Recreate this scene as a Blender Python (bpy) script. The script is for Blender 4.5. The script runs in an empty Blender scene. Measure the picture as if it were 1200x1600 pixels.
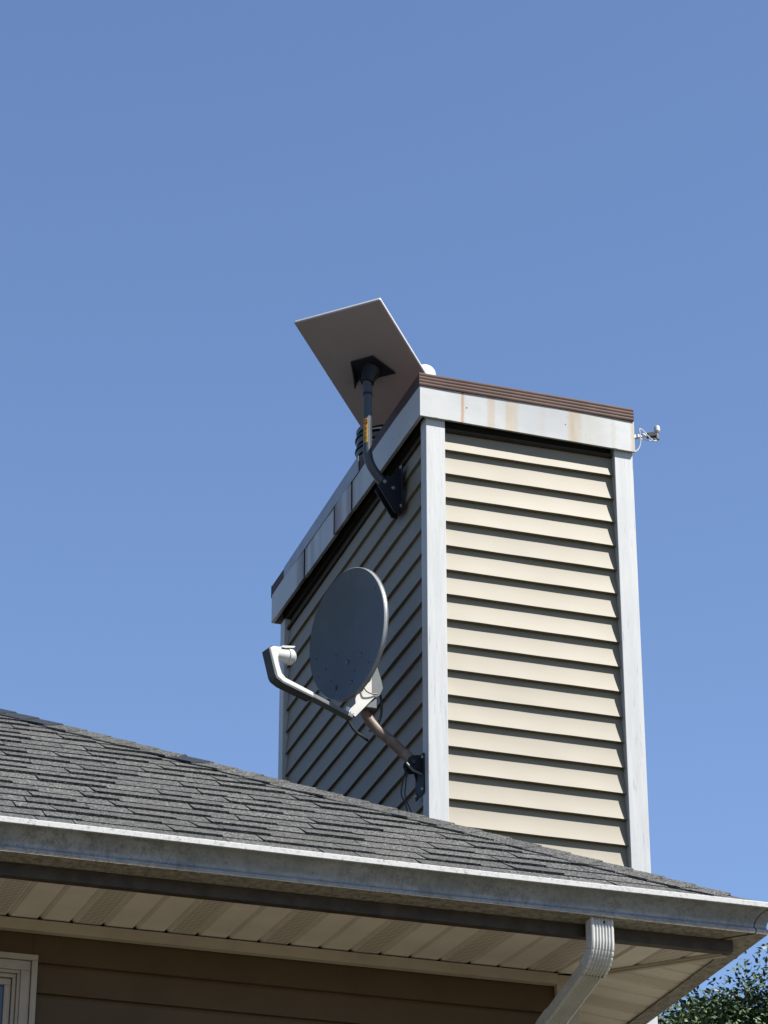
import bpy, math, random
import numpy as np
from mathutils import Vector, Matrix

random.seed(7)
rng = np.random.default_rng(7)
C = bpy.context.scene.collection
SC = bpy.context.scene

# ------------------------------------------------------------------ camera
cam = bpy.data.cameras.new('camera'); co = bpy.data.objects.new('camera', cam); C.objects.link(co)
PITCH, YAW, ROLL = math.radians(27.1243), math.radians(17.9287), 0.0
fw = Vector((math.sin(YAW)*math.cos(PITCH), math.cos(YAW)*math.cos(PITCH), math.sin(PITCH)))
rt = Vector((math.cos(YAW), -math.sin(YAW), 0)); up = rt.cross(fw)
co.matrix_world = Matrix(((rt.x, up.x, -fw.x, 0), (rt.y, up.y, -fw.y, 0), (rt.z, up.z, -fw.z, 1.6), (0, 0, 0, 1)))
cam.sensor_fit = 'VERTICAL'; cam.sensor_height = 36; cam.sensor_width = 27
cam.lens = 4500*36/1600
cam.clip_start = 0.1; cam.clip_end = 2000
SC.camera = co

# ------------------------------------------------------------------ light
SUN = Vector((0.93, -1.0, 1.76)).normalized()
w = bpy.data.worlds.new('World'); SC.world = w; w.use_nodes = True
nt = w.node_tree; bg = nt.nodes['Background']
sky = nt.nodes.new('ShaderNodeTexSky'); sky.sky_type = 'NISHITA'; sky.sun_disc = False
sky.sun_elevation = math.asin(SUN.z); sky.sun_rotation = math.atan2(SUN.x, SUN.y)
sky.air_density = 1.0; sky.dust_density = 0.15; sky.ozone_density = 3.2; sky.altitude = 100
bg.inputs[1].default_value = 0.0735
tint = nt.nodes.new('ShaderNodeMix'); tint.data_type = 'RGBA'; tint.blend_type = 'MULTIPLY'; tint.inputs[0].default_value = 1.0
tint.inputs[7].default_value = (0.985, 0.985, 1.05, 1)
nt.links.new(sky.outputs[0], tint.inputs[6]); nt.links.new(tint.outputs[2], bg.inputs[0])
sl = bpy.data.lights.new('sun', 'SUN'); so = bpy.data.objects.new('sun', sl); C.objects.link(so)
sl.energy = 5.0; sl.angle = math.radians(0.53); sl.color = (1.0, 0.95, 0.87)
so.rotation_euler = (-SUN).to_track_quat('-Z', 'Y').to_euler()
so.location = (6, -4, 14)
vs = SC.view_settings
vs.view_transform = 'Standard'; vs.look = 'None'; vs.gamma = 1.0; vs.exposure = 1.25
vs.use_curve_mapping = False
SC.display_settings.display_device = 'sRGB'

# ------------------------------------------------------------------ materials
class N:
    """small node helper"""
    def __init__(s, name, rough=0.5, spec=0.5, metal=0.0):
        s.m = bpy.data.materials.new(name); s.m.use_nodes = True
        s.t = s.m.node_tree; s.b = s.t.nodes['Principled BSDF']
        s.b.inputs['Roughness'].default_value = rough
        s.b.inputs['Specular IOR Level'].default_value = spec
        s.b.inputs['Metallic'].default_value = metal
    def n(s, typ, **k):
        x = s.t.nodes.new(typ)
        for a, v in k.items(): setattr(x, a, v)
        return x
    def lk(s, a, b): s.t.links.new(a, b)
    def val(s, v):
        x = s.n('ShaderNodeValue'); x.outputs[0].default_value = v; return x.outputs[0]
    def mth(s, op, a, b=None, c=None, clamp=False):
        x = s.n('ShaderNodeMath', operation=op); x.use_clamp = clamp
        for i, v in enumerate((a, b, c)):
            if v is None: continue
            if isinstance(v, (int, float)): x.inputs[i].default_value = v
            else: s.lk(v, x.inputs[i])
        return x.outputs[0]
    def rgb(s, c):
        x = s.n('ShaderNodeRGB'); x.outputs[0].default_value = (*c, 1); return x.outputs[0]
    def mix(s, f, a, b):
        x = s.n('ShaderNodeMix', data_type='RGBA')
        if isinstance(f, (int, float)): x.inputs[0].default_value = f
        else: s.lk(f, x.inputs[0])
        for i, v in ((6, a), (7, b)):
            if isinstance(v, tuple): x.inputs[i].default_value = (*v, 1)
            else: s.lk(v, x.inputs[i])
        return x.outputs[2]
    def pos(s, scale=(1, 1, 1)):
        g = s.n('ShaderNodeNewGeometry'); mp = s.n('ShaderNodeMapping'); mp.inputs['Scale'].default_value = scale
        s.lk(g.outputs['Position'], mp.inputs[0]); return mp.outputs[0]
    def noise(s, scale, detail=4, rough=0.5, vec=None, sc=(1, 1, 1)):
        x = s.n('ShaderNodeTexNoise'); x.inputs['Scale'].default_value = scale
        x.inputs['Detail'].default_value = detail; x.inputs['Roughness'].default_value = rough
        s.lk(vec if vec is not None else s.pos(sc), x.inputs['Vector']); return x.outputs[0]
    def ramp(s, f, lo, hi):
        x = s.n('ShaderNodeMapRange'); x.inputs[1].default_value = lo; x.inputs[2].default_value = hi
        x.interpolation_type = 'SMOOTHSTEP'
        s.lk(f, x.inputs[0]); return x.outputs[0]
    def sep(s, v=None):
        x = s.n('ShaderNodeSeparateXYZ')
        s.lk(v if v is not None else s.pos(), x.inputs[0]); return x.outputs
    def col(s, c):
        if isinstance(c, tuple): s.b.inputs['Base Color'].default_value = (*c, 1)
        else: s.lk(c, s.b.inputs['Base Color'])
        return s
    def bump(s, h, strength=0.3, dist=0.001):
        x = s.n('ShaderNodeBump'); x.inputs['Strength'].default_value = strength; x.inputs['Distance'].default_value = dist
        s.lk(h, x.inputs['Height']); s.lk(x.outputs[0], s.b.inputs['Normal']); return s
    def rnd(s):
        return s.n('ShaderNodeObjectInfo').outputs['Random']

M = {}
def plain(name, c, rough=0.5, spec=0.5, metal=0.0, var=0.12, scale=14.0):
    k = N(name, rough, spec, metal)
    f = k.ramp(k.noise(scale, 5, 0.6), 0.3, 0.7)
    k.col(k.mix(f, tuple(x*(1-var) for x in c), tuple(min(1, x*(1+var)) for x in c)))
    M[name] = k.m
    return k

# beige vinyl siding on the chimney: faint chalky scratches, slight tone change from board to board
k = N('beige_siding', 0.55, 0.35)
base = k.mix(k.ramp(k.noise(3.0, 3, 0.5, sc=(1, 1, 4)), 0.3, 0.75), (0.152, 0.137, 0.102), (0.168, 0.152, 0.114))
base = k.mix(k.mth('MULTIPLY', k.rnd(), 0.35), base, (0.140, 0.126, 0.095))
scr = k.ramp(k.noise(26, 6, 0.65, sc=(1.4, 1.4, 0.8)), 0.62, 0.72)
low = k.ramp(k.sep()[2], 6.2, 5.5)
patch = k.ramp(k.noise(4.5, 3, 0.6), 0.48, 0.62)
base = k.mix(k.mth('MULTIPLY', k.mth('MULTIPLY', scr, low), k.mth('MULTIPLY', patch, 0.55)), base, (0.225, 0.205, 0.145))
spk = k.ramp(k.noise(120, 2, 0.5), 0.73, 0.78)
base = k.mix(k.mth('MULTIPLY', spk, 0.35), base, (0.11, 0.09, 0.06))
k.col(base); k.bump(k.noise(60, 4, 0.6, sc=(0.15, 0.15, 3)), 0.12, 0.0006); M['beige_siding'] = k.m

# white wood-grain trim board
k = N('white_board', 0.5, 0.4)
wv = k.noise(5, 2, 0.5, sc=(1, 1, 0.35))
mp = k.n('ShaderNodeVectorMath', operation='ADD'); cx = k.n('ShaderNodeCombineXYZ')
k.lk(k.mth('MULTIPLY', wv, 0.05), cx.inputs[0]); k.lk(k.mth('MULTIPLY', wv, 0.05), cx.inputs[1])
k.lk(k.pos(), mp.inputs[0]); k.lk(cx.outputs[0], mp.inputs[1])
sc2 = k.n('ShaderNodeMapping'); sc2.inputs['Scale'].default_value = (1, 1, 0.055); k.lk(mp.outputs[0], sc2.inputs[0])
g = k.noise(130, 5, 0.65, vec=sc2.outputs[0]); g2 = k.noise(55, 3, 0.6, vec=sc2.outputs[0])
line = k.ramp(g, 0.40, 0.33)
bw = k.mix(k.ramp(g2, 0.35, 0.7), (0.305, 0.316, 0.322), (0.342, 0.352, 0.356))
bw = k.mix(k.mth('MULTIPLY', line, 0.6), bw, (0.16, 0.172, 0.185))
dirt = k.ramp(k.noise(7, 5, 0.7), 0.62, 0.8)
k.col(k.mix(k.mth('MULTIPLY', dirt, 0.25), bw, (0.22, 0.21, 0.19)))
k.bump(k.mth('ADD', g, g2), 0.35, 0.0012); M['white_board'] = k.m

# white painted metal with rust streaks running down
def streaked(name, axis, streaks, grime=0.25):
    k = N(name, 0.42, 0.5)
    sp = k.sep()
    c = k.mix(k.ramp(k.noise(5, 4, 0.55), 0.3, 0.7), (0.275, 0.286, 0.292), (0.298, 0.308, 0.310))
    wob = k.mth('MULTIPLY', k.mth('SUBTRACT', k.noise(9, 3, 0.6, sc=(1, 1, 0.6)), 0.5), 0.012)
    x = k.mth('ADD', sp[axis], wob)
    fine = k.ramp(k.noise(70, 4, 0.6, sc=(1, 1, 0.05)), 0.25, 0.7)
    for (x0, wd, amt, colr) in streaks:
        d = k.mth('ABSOLUTE', k.mth('SUBTRACT', x, x0))
        f = k.ramp(d, wd, wd*0.25)
        fz = k.mth('MULTIPLY', f, k.mth('MULTIPLY', k.mth('ADD', k.mth('MULTIPLY', fine, 0.6), 0.4), amt))
        c = k.mix(fz, c, colr)
    spots = k.ramp(k.noise(46, 3, 0.6), 0.68, 0.74)
    c = k.mix(k.mth('MULTIPLY', spots, grime), c, (0.17, 0.145, 0.11))
    k.col(c); k.bump(k.noise(6, 3, 0.5), 0.25, 0.006); M[name] = k.m
RU, TAN = (0.20, 0.08, 0.03), (0.255, 0.205, 0.125)
streaked('flashing_front', 0, [(3.362, .009, 1.0, (0.20, 0.065, 0.02)), (3.365, .018, .45, TAN), (3.482, .024, .7, (0.26, 0.185, 0.105)), (3.569, .038, .85, (0.27, 0.205, 0.105)),
    (3.70, .02, .2, TAN), (3.838, .040, 1.0, (0.25, 0.19, 0.10)), (3.92, .07, .45, (0.27, 0.25, 0.19)), (4.003, .015, .45, (0.24, 0.21, 0.14)), (4.088, .012, .9, (0.23, 0.18, 0.09))])
streaked('flashing_side', 1, [(10.17, .06, .45, (0.20, .165, .13)), (10.315, .055, 1.0, (0.165, .12, .08)), (10.46, .075, 1.0, (0.17, .11, .07)), (10.505, .030, 1.0, (0.10, .035, .02)),
    (10.245, .03, .5, (0.20, .16, .12)), (11.04, .085, 1.0, (0.15, .105, .065)), (11.0, .03, 1.0, (0.10, .05, .03)), (10.86, .045, .7, (0.15, .145, .11)), (10.74, .03, .5, (0.17, .16, .13)), (10.945, .02, .7, (0.12, .10, .07))], 0.4)

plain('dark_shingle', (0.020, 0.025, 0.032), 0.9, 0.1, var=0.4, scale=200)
plain('brown_metal', (0.046, 0.024, 0.019), 0.55, 0.1, var=0.2)
plain('grey_strip', (0.17, 0.19, 0.215), 0.4, 0.5)
plain('dark_void', (0.02, 0.018, 0.016), 0.9, 0.1)
plain('undersill', (0.035, 0.029, 0.025), 0.8, 0.1)

# asphalt shingles: granules, per-piece tone
def shingle_mat(name, stuff=False):
    k = N(name, 0.92, 0.2)
    vo = k.n('ShaderNodeTexVoronoi', feature='F1'); vo.inputs['Scale'].default_value = 230
    k.lk(k.pos(), vo.inputs['Vector'])
    sx = k.n('ShaderNodeSeparateColor'); k.lk(vo.outputs['Color'], sx.inputs[0])
    gran = k.ramp(sx.outputs[0], 0.0, 1.0)
    c = k.mix(gran, (0.014, 0.014, 0.014), (0.104, 0.105, 0.101))
    lite = k.ramp(sx.outputs[1], 0.90, 0.97)
    c = k.mix(k.mth('MULTIPLY', lite, 0.7), c, (0.32, 0.318, 0.30))
    dark = k.mth('MULTIPLY', k.rnd(), 0.4) if not stuff else k.mth('MULTIPLY', k.noise(6, 1), 0.5)
    c = k.mix(dark, c, (0.024, 0.0245, 0.027))
    c = k.mix(k.mth('MULTIPLY', k.ramp(k.noise(2.2, 4, 0.6), 0.45, 0.7), 0.30), c, (0.052, 0.051, 0.045))
    k.col(c); k.bump(sx.outputs[2], 0.55, 0.002); M[name] = k.m
shingle_mat('shingle'); shingle_mat('shingle_mass', True)

# gutter: grey-white aluminium with algae streaks
k = N('gutter_metal', 0.32, 0.55)
c = k.mix(k.ramp(k.noise(7, 5, 0.6, sc=(1, 1, 3)), 0.3, 0.7), (0.125, 0.130, 0.135), (0.185, 0.186, 0.184))
st = k.ramp(k.noise(17, 8, 0.78, sc=(1, 1, 0.7)), 0.44, 0.66)
st2 = k.ramp(k.noise(60, 6, 0.8, sc=(1, 1, 0.6)), 0.47, 0.62)
big = k.ramp(k.noise(1.5, 3, 0.6), 0.36, 0.60)
c = k.mix(k.mth('MULTIPLY', st, k.mth('ADD', k.mth('MULTIPLY', big, 0.45), 0.30)), c, (0.078, 0.073, 0.066))
c = k.mix(k.mth('MULTIPLY', st2, k.mth('ADD', k.mth('MULTIPLY', big, 0.50), 0.08)), c, (0.050, 0.046, 0.040))
c = k.mix(k.mth('MULTIPLY', k.ramp(k.noise(150, 2, 0.5), 0.64, 0.70), 0.7), c, (0.03, 0.027, 0.024))
k.col(c); k.lk(k.mth('ADD', k.mth('MULTIPLY', st, 0.30), 0.28), k.b.inputs['Roughness']); k.bump(k.noise(5, 3, 0.5, sc=(1, 1, 1)), 0.15, 0.004)
M['gutter_metal'] = k.m
k = N('gutter_rim', 0.4, 0.5)
c = k.mix(k.ramp(k.noise(60, 6, 0.75, sc=(1, 1, 1)), 0.5, 0.72), (0.36, 0.36, 0.355), (0.15, 0.145, 0.135))
c = k.mix(k.ramp(k.noise(190, 3, 0.6), 0.62, 0.70), c, (0.07, 0.065, 0.06)); k.col(c); M['gutter_rim'] = k.m
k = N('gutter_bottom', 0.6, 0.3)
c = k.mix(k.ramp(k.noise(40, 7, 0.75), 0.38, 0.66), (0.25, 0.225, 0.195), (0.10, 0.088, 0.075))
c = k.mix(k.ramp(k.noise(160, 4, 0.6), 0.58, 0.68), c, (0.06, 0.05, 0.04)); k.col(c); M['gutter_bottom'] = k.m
plain('fascia', (0.035, 0.027, 0.022), 0.6, 0.3, var=0.3, scale=20)
plain('soffit', (0.56, 0.505, 0.455), 0.55, 0.35, var=0.06, scale=6)
plain('soffit_trim', (0.33, 0.28, 0.225), 0.55, 0.35, var=0.08, scale=9)
def vent_mat(name, ax, ay, pa=.0115, pb=.0092, da=(.24, .14), db=(.28, .16)):
    k = N(name, 0.55, 0.35)
    sp = k.sep()
    def tri(v, pitch, ph=0.0):   # distance to the centre of the cell, 0..0.5
        f = k.mth('FRACT', k.mth('ADD', k.mth('DIVIDE', v, pitch), ph))
        return k.mth('ABSOLUTE', k.mth('SUBTRACT', f, 0.5))
    a = k.ramp(tri(sp[ax], pa), *da)
    b = k.ramp(tri(sp[ay], pb), *db)
    f = k.mth('MULTIPLY', a, b)
    k.col(k.mix(k.mth('MULTIPLY', f, 0.6), (0.52, 0.465, 0.40), (0.03, 0.025, 0.02)))
    k.bump(k.mth('SUBTRACT', 1.0, f), 0.6, 0.002); M[name] = k.m
vent_mat('soffit_vent', 0, 1, pa=.0185, pb=.0175, da=(.48, .40), db=(.27, .17))
vent_mat('soffit_vent_side', 1, 0)
plain('house_siding', (0.064, 0.039, 0.018), 0.6, 0.3, var=0.10, scale=5)
plain('window_trim', (0.245, 0.205, 0.165), 0.5, 0.4, var=0.06)
k = N('window_glass', 0.06, 0.6); k.col((0.012, 0.015, 0.022)); M['window_glass'] = k.m
plain('interior_dark', (0.03, 0.03, 0.03), 0.9, 0.1)
# downspout aluminium
k = N('downspout_metal', 0.28, 0.5)
c = k.mix(k.ramp(k.noise(12, 6, 0.7), 0.35, 0.75), (0.40, 0.396, 0.385), (0.32, 0.314, 0.30))
c = k.mix(k.mth('MULTIPLY', k.ramp(k.noise(110, 3, 0.6), 0.64, 0.70), 0.5), c, (0.12, 0.10, 0.08)); k.col(c); M['downspout_metal'] = k.m
# satellite dish: reflector paint darkened to carry the shade on its face
k = N('dish_shaded_paint', 0.55, 0.25)
c = k.mix(k.ramp(k.noise(4, 4, 0.6), 0.35, 0.7), (0.062, 0.075, 0.090), (0.076, 0.090, 0.106))
c = k.mix(k.mth('MULTIPLY', k.ramp(k.noise(16, 5, 0.7), 0.60, 0.78), 0.35), c, (0.04, 0.045, 0.05)); dr = k.ramp(k.noise(24, 5, 0.7, sc=(1, 1, 0.12)), 0.56, 0.72)
c = k.mix(k.mth('MULTIPLY', dr, 0.30), c, (0.10, 0.112, 0.12)); k.col(c); M['dish_shaded_paint'] = k.m
plain('dish_rim', (0.165, 0.173, 0.182), 0.4, 0.5)  # same grey paint as the reflector, left at its sunlit tone
plain('light_grey_plastic', (0.36, 0.365, 0.36), 0.5, 0.4, var=0.08)
plain('dark_grey_plastic', (0.045, 0.050, 0.055), 0.6, 0.3)
plain('arm_paint', (0.075, 0.085, 0.09), 0.5, 0.4)
plain('galv_plate', (0.40, 0.39, 0.37), 0.4, 0.5, var=0.05)
plain('bolt_metal', (0.22, 0.22, 0.215), 0.4, 0.5, 0.6)
k = N('rusty_pipe', 0.55, 0.4)
c = k.mix(k.ramp(k.noise(14, 5, 0.65), 0.4, 0.62), (0.135, 0.112, 0.088), (0.095, 0.062, 0.042))
c = k.mix(k.mth('MULTIPLY', k.ramp(k.noise(26, 5, 0.7), 0.60, 0.72), 0.5), c, (0.12, 0.04, 0.02)); k.col(c); M['rusty_pipe'] = k.m
plain('mount_metal', (0.013, 0.015, 0.020), 0.6, 0.15)
plain('black_cable', (0.012, 0.012, 0.014), 0.5, 0.4)
plain('white_cable', (0.36, 0.38, 0.42), 0.4, 0.4)
plain('navy_metal', (0.038, 0.047, 0.060), 0.42, 0.3, var=0.1)
plain('black_bracket', (0.008, 0.009, 0.014), 0.5, 0.25)
k = N('panel_back', 0.5, 0.4)
c = k.mix(k.ramp(k.noise(2.5, 4, 0.6), 0.35, 0.7), (0.225, 0.205, 0.225), (0.262, 0.232, 0.255))
c = k.mix(k.mth('MULTIPLY', k.ramp(k.noise(11, 6, 0.7, sc=(1, 1, 0.5)), 0.55, 0.75), 0.35), c, (0.15, 0.13, 0.135))
k.col(c); k.bump(k.noise(3, 2, 0.5), 0.2, 0.004); M['panel_back'] = k.m
plain('panel_edge', (0.42, 0.42, 0.42), 0.4, 0.5, var=0.03)
plain('sticker_yellow', (0.27, 0.18, 0.025), 0.5, 0.3, var=0.15, scale=60)
plain('sticker_print', (0.22, 0.03, 0.015), 0.5, 0.3)
plain('vent_black', (0.018, 0.019, 0.020), 0.35, 0.5)
plain('vent_rim', (0.032, 0.035, 0.038), 0.35, 0.5)
plain('white_dome', (0.42, 0.42, 0.41), 0.4, 0.5, var=0.03)
# ground
k = N('lawn', 0.9, 0.1)
k.col(k.mix(k.ramp(k.noise(1.2, 6, 0.7), 0.35, 0.65), (0.095, 0.092, 0.066), (0.125, 0.116, 0.086))); M['lawn'] = k.m
# leaves
def leaf_mat(name, a, b):
    k = N(name, 0.5, 0.35)
    g = k.n('ShaderNodeNewGeometry')
    k.col(k.mix(g.outputs['Random Per Island'], a, b))
    k.b.inputs['Transmission Weight'].default_value = 0.0
    k.b.inputs['Subsurface Weight'].default_value = 0.0
    M[name] = k.m
leaf_mat('leaf', (0.013, 0.028, 0.006), (0.052, 0.082, 0.018))
plain('bark', (0.10, 0.075, 0.05), 0.9, 0.1, var=0.3, scale=20)

# ------------------------------------------------------------------ mesh helpers
class B:
    def __init__(s): s.v = []; s.f = []
    def add(s, v, f):
        o = len(s.v); s.v += [tuple(x) for x in v]; s.f += [tuple(i+o for i in q) for q in f]; return s
    def box(s, x0, x1, y0, y1, z0, z1):
        return s.add([(x, y, z) for z in (z0, z1) for y in (y0, y1) for x in (x0, x1)],
            [(0, 2, 3, 1), (4, 5, 7, 6), (0, 1, 5, 4), (2, 6, 7, 3), (0, 4, 6, 2), (1, 3, 7, 5)])
    def obox(s, c, ax, ay, az, hx, hy, hz):
        c, ax, ay, az = Vector(c), Vector(ax), Vector(ay), Vector(az)
        return s.add([c+ax*hx*i+ay*hy*j+az*hz*k_ for k_ in (-1, 1) for j in (-1, 1) for i in (-1, 1)],
            [(0, 2, 3, 1), (4, 5, 7, 6), (0, 1, 5, 4), (2, 6, 7, 3), (0, 4, 6, 2), (1, 3, 7, 5)])
    def loft(s, rings, closed=True, caps=True):
        n = len(rings[0]); o = len(s.v)
        for r in rings: s.v += [tuple(p) for p in r]
        for i in range(len(rings)-1):
            for j in range(n if closed else n-1):
                a = o+i*n+j; b = o+i*n+(j+1) % n
                s.f.append((a, b, b+n, a+n))
        if caps and closed:
            s.f.append(tuple(o+j for j in reversed(range(n)))); s.f.append(tuple(o+(len(rings)-1)*n+j for j in range(n)))
        return s
    def tube(s, pts, r, n=12, caps=True):
        pts = [Vector(p) for p in pts]; rings = []; prev = None
        for i, p in enumerate(pts):
            t = (pts[min(i+1, len(pts)-1)]-pts[max(i-1, 0)]).normalized()
            if prev is None:
                a = t.orthogonal().normalized()
            else:
                a = (prev-t*prev.dot(t)).normalized()
            prev = a; b = t.cross(a); rr = r[i] if isinstance(r, (list, tuple)) else r
            rings.append([p+(a*math.cos(q)+b*math.sin(q))*rr for q in [2*math.pi*j/n for j in range(n)]])
        return s.loft(rings, True, caps)
    def prism(s, poly, d):      # poly: 3D points in a plane, d: extrusion vector
        n = len(poly); d = Vector(d); P = [Vector(p) for p in poly]
        return s.add(P+[p+d for p in P], [tuple(reversed(range(n))), tuple(range(n, 2*n))]+[(i, (i+1) % n, n+(i+1) % n, n+i) for i in range(n)])
    def sheet(s, grid, d):      # grid of points, thickness vector d
        r = len(grid); c = len(grid[0]); o = len(s.v); d = Vector(d)
        for row in grid: s.v += [tuple(p) for p in row]
        for row in grid: s.v += [tuple(Vector(p)+d) for p in row]
        q = r*c
        for i in range(r-1):
            for j in range(c-1):
                a = o+i*c+j
                s.f.append((a, a+1, a+c+1, a+c)); s.f.append((a+q, a+c+q, a+c+1+q, a+1+q))
        for j in range(c-1):
            a = o+j; s.f.append((a, a+q, a+1+q, a+1)); a = o+(r-1)*c+j; s.f.append((a, a+1, a+1+q, a+q))
        for i in range(r-1):
            a = o+i*c; s.f.append((a, a+c, a+c+q, a+q)); a = o+i*c+c-1; s.f.append((a, a+q, a+c+q, a+c))
        return s
    def lathe(s, prof, c, n=32, ax=(0, 0, 1)):
        ax = Vector(ax).normalized(); a = ax.orthogonal().normalized(); b = ax.cross(a); c = Vector(c)
        rings = [[c+ax*z+(a*math.cos(q)+b*math.sin(q))*max(r, 1e-4) for q in [2*math.pi*j/n for j in range(n)]] for r, z in prof]
        return s.loft(rings, True, True)

def wloc(o):
    p = Vector((0, 0, 0))
    while o is not None: p = p+o.location; o = o.parent
    return p
def obj(name, b, mat, parent=None, smooth=False, kind=None, mats=None, bevel=0):
    V = np.array([tuple(p) for p in b.v], float); c = (V.min(0)+V.max(0))/2
    me = bpy.data.meshes.new(name); me.from_pydata((V-c).tolist(), [], b.f)
    me.materials.append(M[mat])
    me.validate(); me.update()
    import bmesh
    bm = bmesh.new(); bm.from_mesh(me); bmesh.ops.recalc_face_normals(bm, faces=bm.faces)
    bm.to_mesh(me); bm.free()
    if smooth:
        me.polygons.foreach_set('use_smooth', [True]*len(me.polygons))
        me.set_sharp_from_angle(angle=math.radians(smooth if smooth is not True else 40))
    o = bpy.data.objects.new(name, me); C.objects.link(o)
    if parent is not None: o.parent = parent; o.location = Vector(c)-wloc(parent)
    else: o.location = c
    if kind: o['kind'] = kind
    if bevel:
        md = o.modifiers.new('bevel', 'BEVEL'); md.width = bevel; md.segments = 2; md.limit_method = 'ANGLE'
    return o
def dup(o, d, parent=None):
    c = o.copy(); C.objects.link(c); c.location = o.location+Vector(d)
    if parent is not None: c.parent = parent
    return c
def empty(name, loc, parent=None):
    o = bpy.data.objects.new(name, None); C.objects.link(o)
    if parent is not None: o.parent = parent; o.location = Vector(loc)-wloc(parent)
    else: o.location = loc
    return o
def tag(o, label, cat, group=None):
    o['label'] = label; o['category'] = cat
    if group: o['group'] = group
    return o

# ------------------------------------------------------------------ ground
g = obj('ground', B().add([(-600, -600, 0), (600, -600, 0), (600, 600, 0), (-600, 600, 0)], [(0, 1, 2, 3)]), 'lawn'); g['kind'] = 'structure'

# ------------------------------------------------------------------ house
HX0, HX1, HY0, HY1 = -6.0, 3.43, 8.53, 16.47      # outer faces of the walls
MR = 0.592; ANG = math.atan(MR); CA, SA = math.cos(ANG), math.sin(ANG)
EX, EY, EZ = 3.82, 7.95, 4.672                    # where the two eave lines meet
house = empty('house', ((HX0+HX1)/2, (HY0+HY1)/2, 0))
tag(house, 'brown sided house with grey shingle hip roof, white gutter and beige boxed chimney', 'house')

# ---- roof
def PF(x, s, h=0.0): return Vector((x, EY+s*CA-h*SA, EZ+s*SA+h*CA))
def PR(y, s, h=0.0): return Vector((EX-s*CA+h*SA, y, EZ+s*SA+h*CA))
roof = empty('roof', (0, 12.5, EZ), house)
RH = (HY1+HY0)/2-EY                                # plan run to the ridge
SR = RH/CA
# decking under the shingles
bk = B()
xl = HX0-0.5
yb = 2*(EY+RH)-EY
rz = EZ+RH*MR
F0, F1, F2, F3 = Vector((xl, EY, EZ)), Vector((EX, EY, EZ)), Vector((EX-RH, EY+RH, rz)), Vector((xl, EY+RH, rz))
K1 = Vector((EX, yb, EZ)); K0 = Vector((xl, yb, EZ))
dn = Vector((0, 0, -0.03)); lw = Vector((0, 0, -0.006))
bk.add([p+lw for p in (F0, F1, F2, F3, K1, K0)]+[p+dn for p in (F0, F1, F2, F3, K1, K0)],
       [(0, 1, 2, 3), (1, 4, 2), (4, 5, 3, 2), (6, 9, 8, 7), (7, 8, 10), (10, 8, 9, 11), (0, 6, 7, 1), (1, 7, 10, 4), (4, 10, 11, 5), (5, 11, 9, 3), (0, 3, 9, 6)])
obj('roof_deck', bk, 'shingle_mass', roof)

EXPO = 0.117
def piece(b, P, a0, a1, t0, t1, s0, h, over=0.016):
    s1 = s0+EXPO+over
    base = -0.002
    b.add([P(a0, s0, base), P(a1, s0, base), P(a1, s0, h), P(a0, s0, h), P(t0, s1, base), P(t1, s1, base), P(t1, s1, 0.0012), P(t0, s1, 0.0012)],
          [(0, 1, 2, 3), (3, 2, 6, 7), (0, 3, 7, 4), (1, 5, 6, 2), (4, 7, 6, 5), (0, 4, 5, 1)])
mass = B()
nrow = int(SR/EXPO)
nind = 0
XV = 1.22
for r in range(nrow):
    s0 = r*EXPO
    if r == 0: s0 = 0.0
    xh0 = EX-s0*CA+0.01; xh1 = EX-(s0+EXPO)*CA+0.01
    x = -6.5; hi = False
    x += random.random()*0.2
    cuts = []
    while x < xh0:
        cuts.append((x, x+random.uniform(-0.010, 0.012))); 
        L = random.choice([random.uniform(.08, .15), random.uniform(.12, .24), random.uniform(.18, .32)])
        x += L
    cuts.append((xh0, xh1))
    for i in range(len(cuts)-1):
        a, b_ = cuts[i], cuts[i+1]
        hi = not hi if random.random() < 0.86 else hi
        h = random.uniform(.0088, .0112) if hi else random.uniform(.0048, .0062)
        tgt = mass; ind = (a[0] > XV-0.3 + 0.0 and b_[0] > 0.155*(EY+s0*CA) and s0 < 2.62)
        bb = B() if ind else mass
        g_ = 0.0019
        piece(bb, PF, a[0]+g_, max(b_[0]-g_, a[0]+.01), a[1]+g_, max(min(b_[1]-g_, xh1), a[1]+.004), s0, h)
        if ind:
            obj('shingle', bb, 'shingle', roof); nind += 1
# the other slopes
for r in range(nrow):
    s0 = r*EXPO; off = s0*CA
    piece(mass, PR, EY+off, yb-off, EY+off+.1, yb-off-.1, s0, .007)
    PBk = lambda x, s, h=0.0: Vector((x, yb-s*CA+h*SA, EZ+s*SA+h*CA))
    piece(mass, PBk, xl, EX-off, xl, EX-off-.1, s0, .007)
obj('shingle_field', mass, 'shingle_mass', roof, kind='stuff')
# hip caps
hd = Vector((-1, 1, MR)).normalized(); nF = Vector((0, -SA, CA)); nR = Vector((SA, 0, CA))
wF = nF.cross(hd); wF = wF if wF.x < 0 else -wF
wR = nR.cross(hd); wR = wR if wR.y > 0 else -wR
H0 = Vector((EX, EY, EZ))
def cap(b, t0, t1, W=0.112):
    """one bent cap shingle from distance t0 (butt) to t1 (tucked) along the hip"""
    jF, jR = random.uniform(-.006, .006), random.uniform(-.006, .006)
    def row(t, h, lift):
        c = H0+hd*t; up_ = (nF+nR).normalized()
        return [c+wF*(W+jF)+nF*(h*.55+lift), c+wF*W*.55+nF*(h*.9), c+wF*W*.2+nF*(h+.001), c+up_*(h+.0025), c+wR*W*.2+nR*(h+.001), c+wR*W*.55+nR*(h*.9), c+wR*(W+jR)+nR*(h*.55)]
    lift = random.uniform(0.003, .009)
    b.sheet([row(t0, .0125, lift), row((t0+t1)/2, .0105, lift*.8), row(t1, .0075, .003)], Vector((0, 0, -.0065)))
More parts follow.
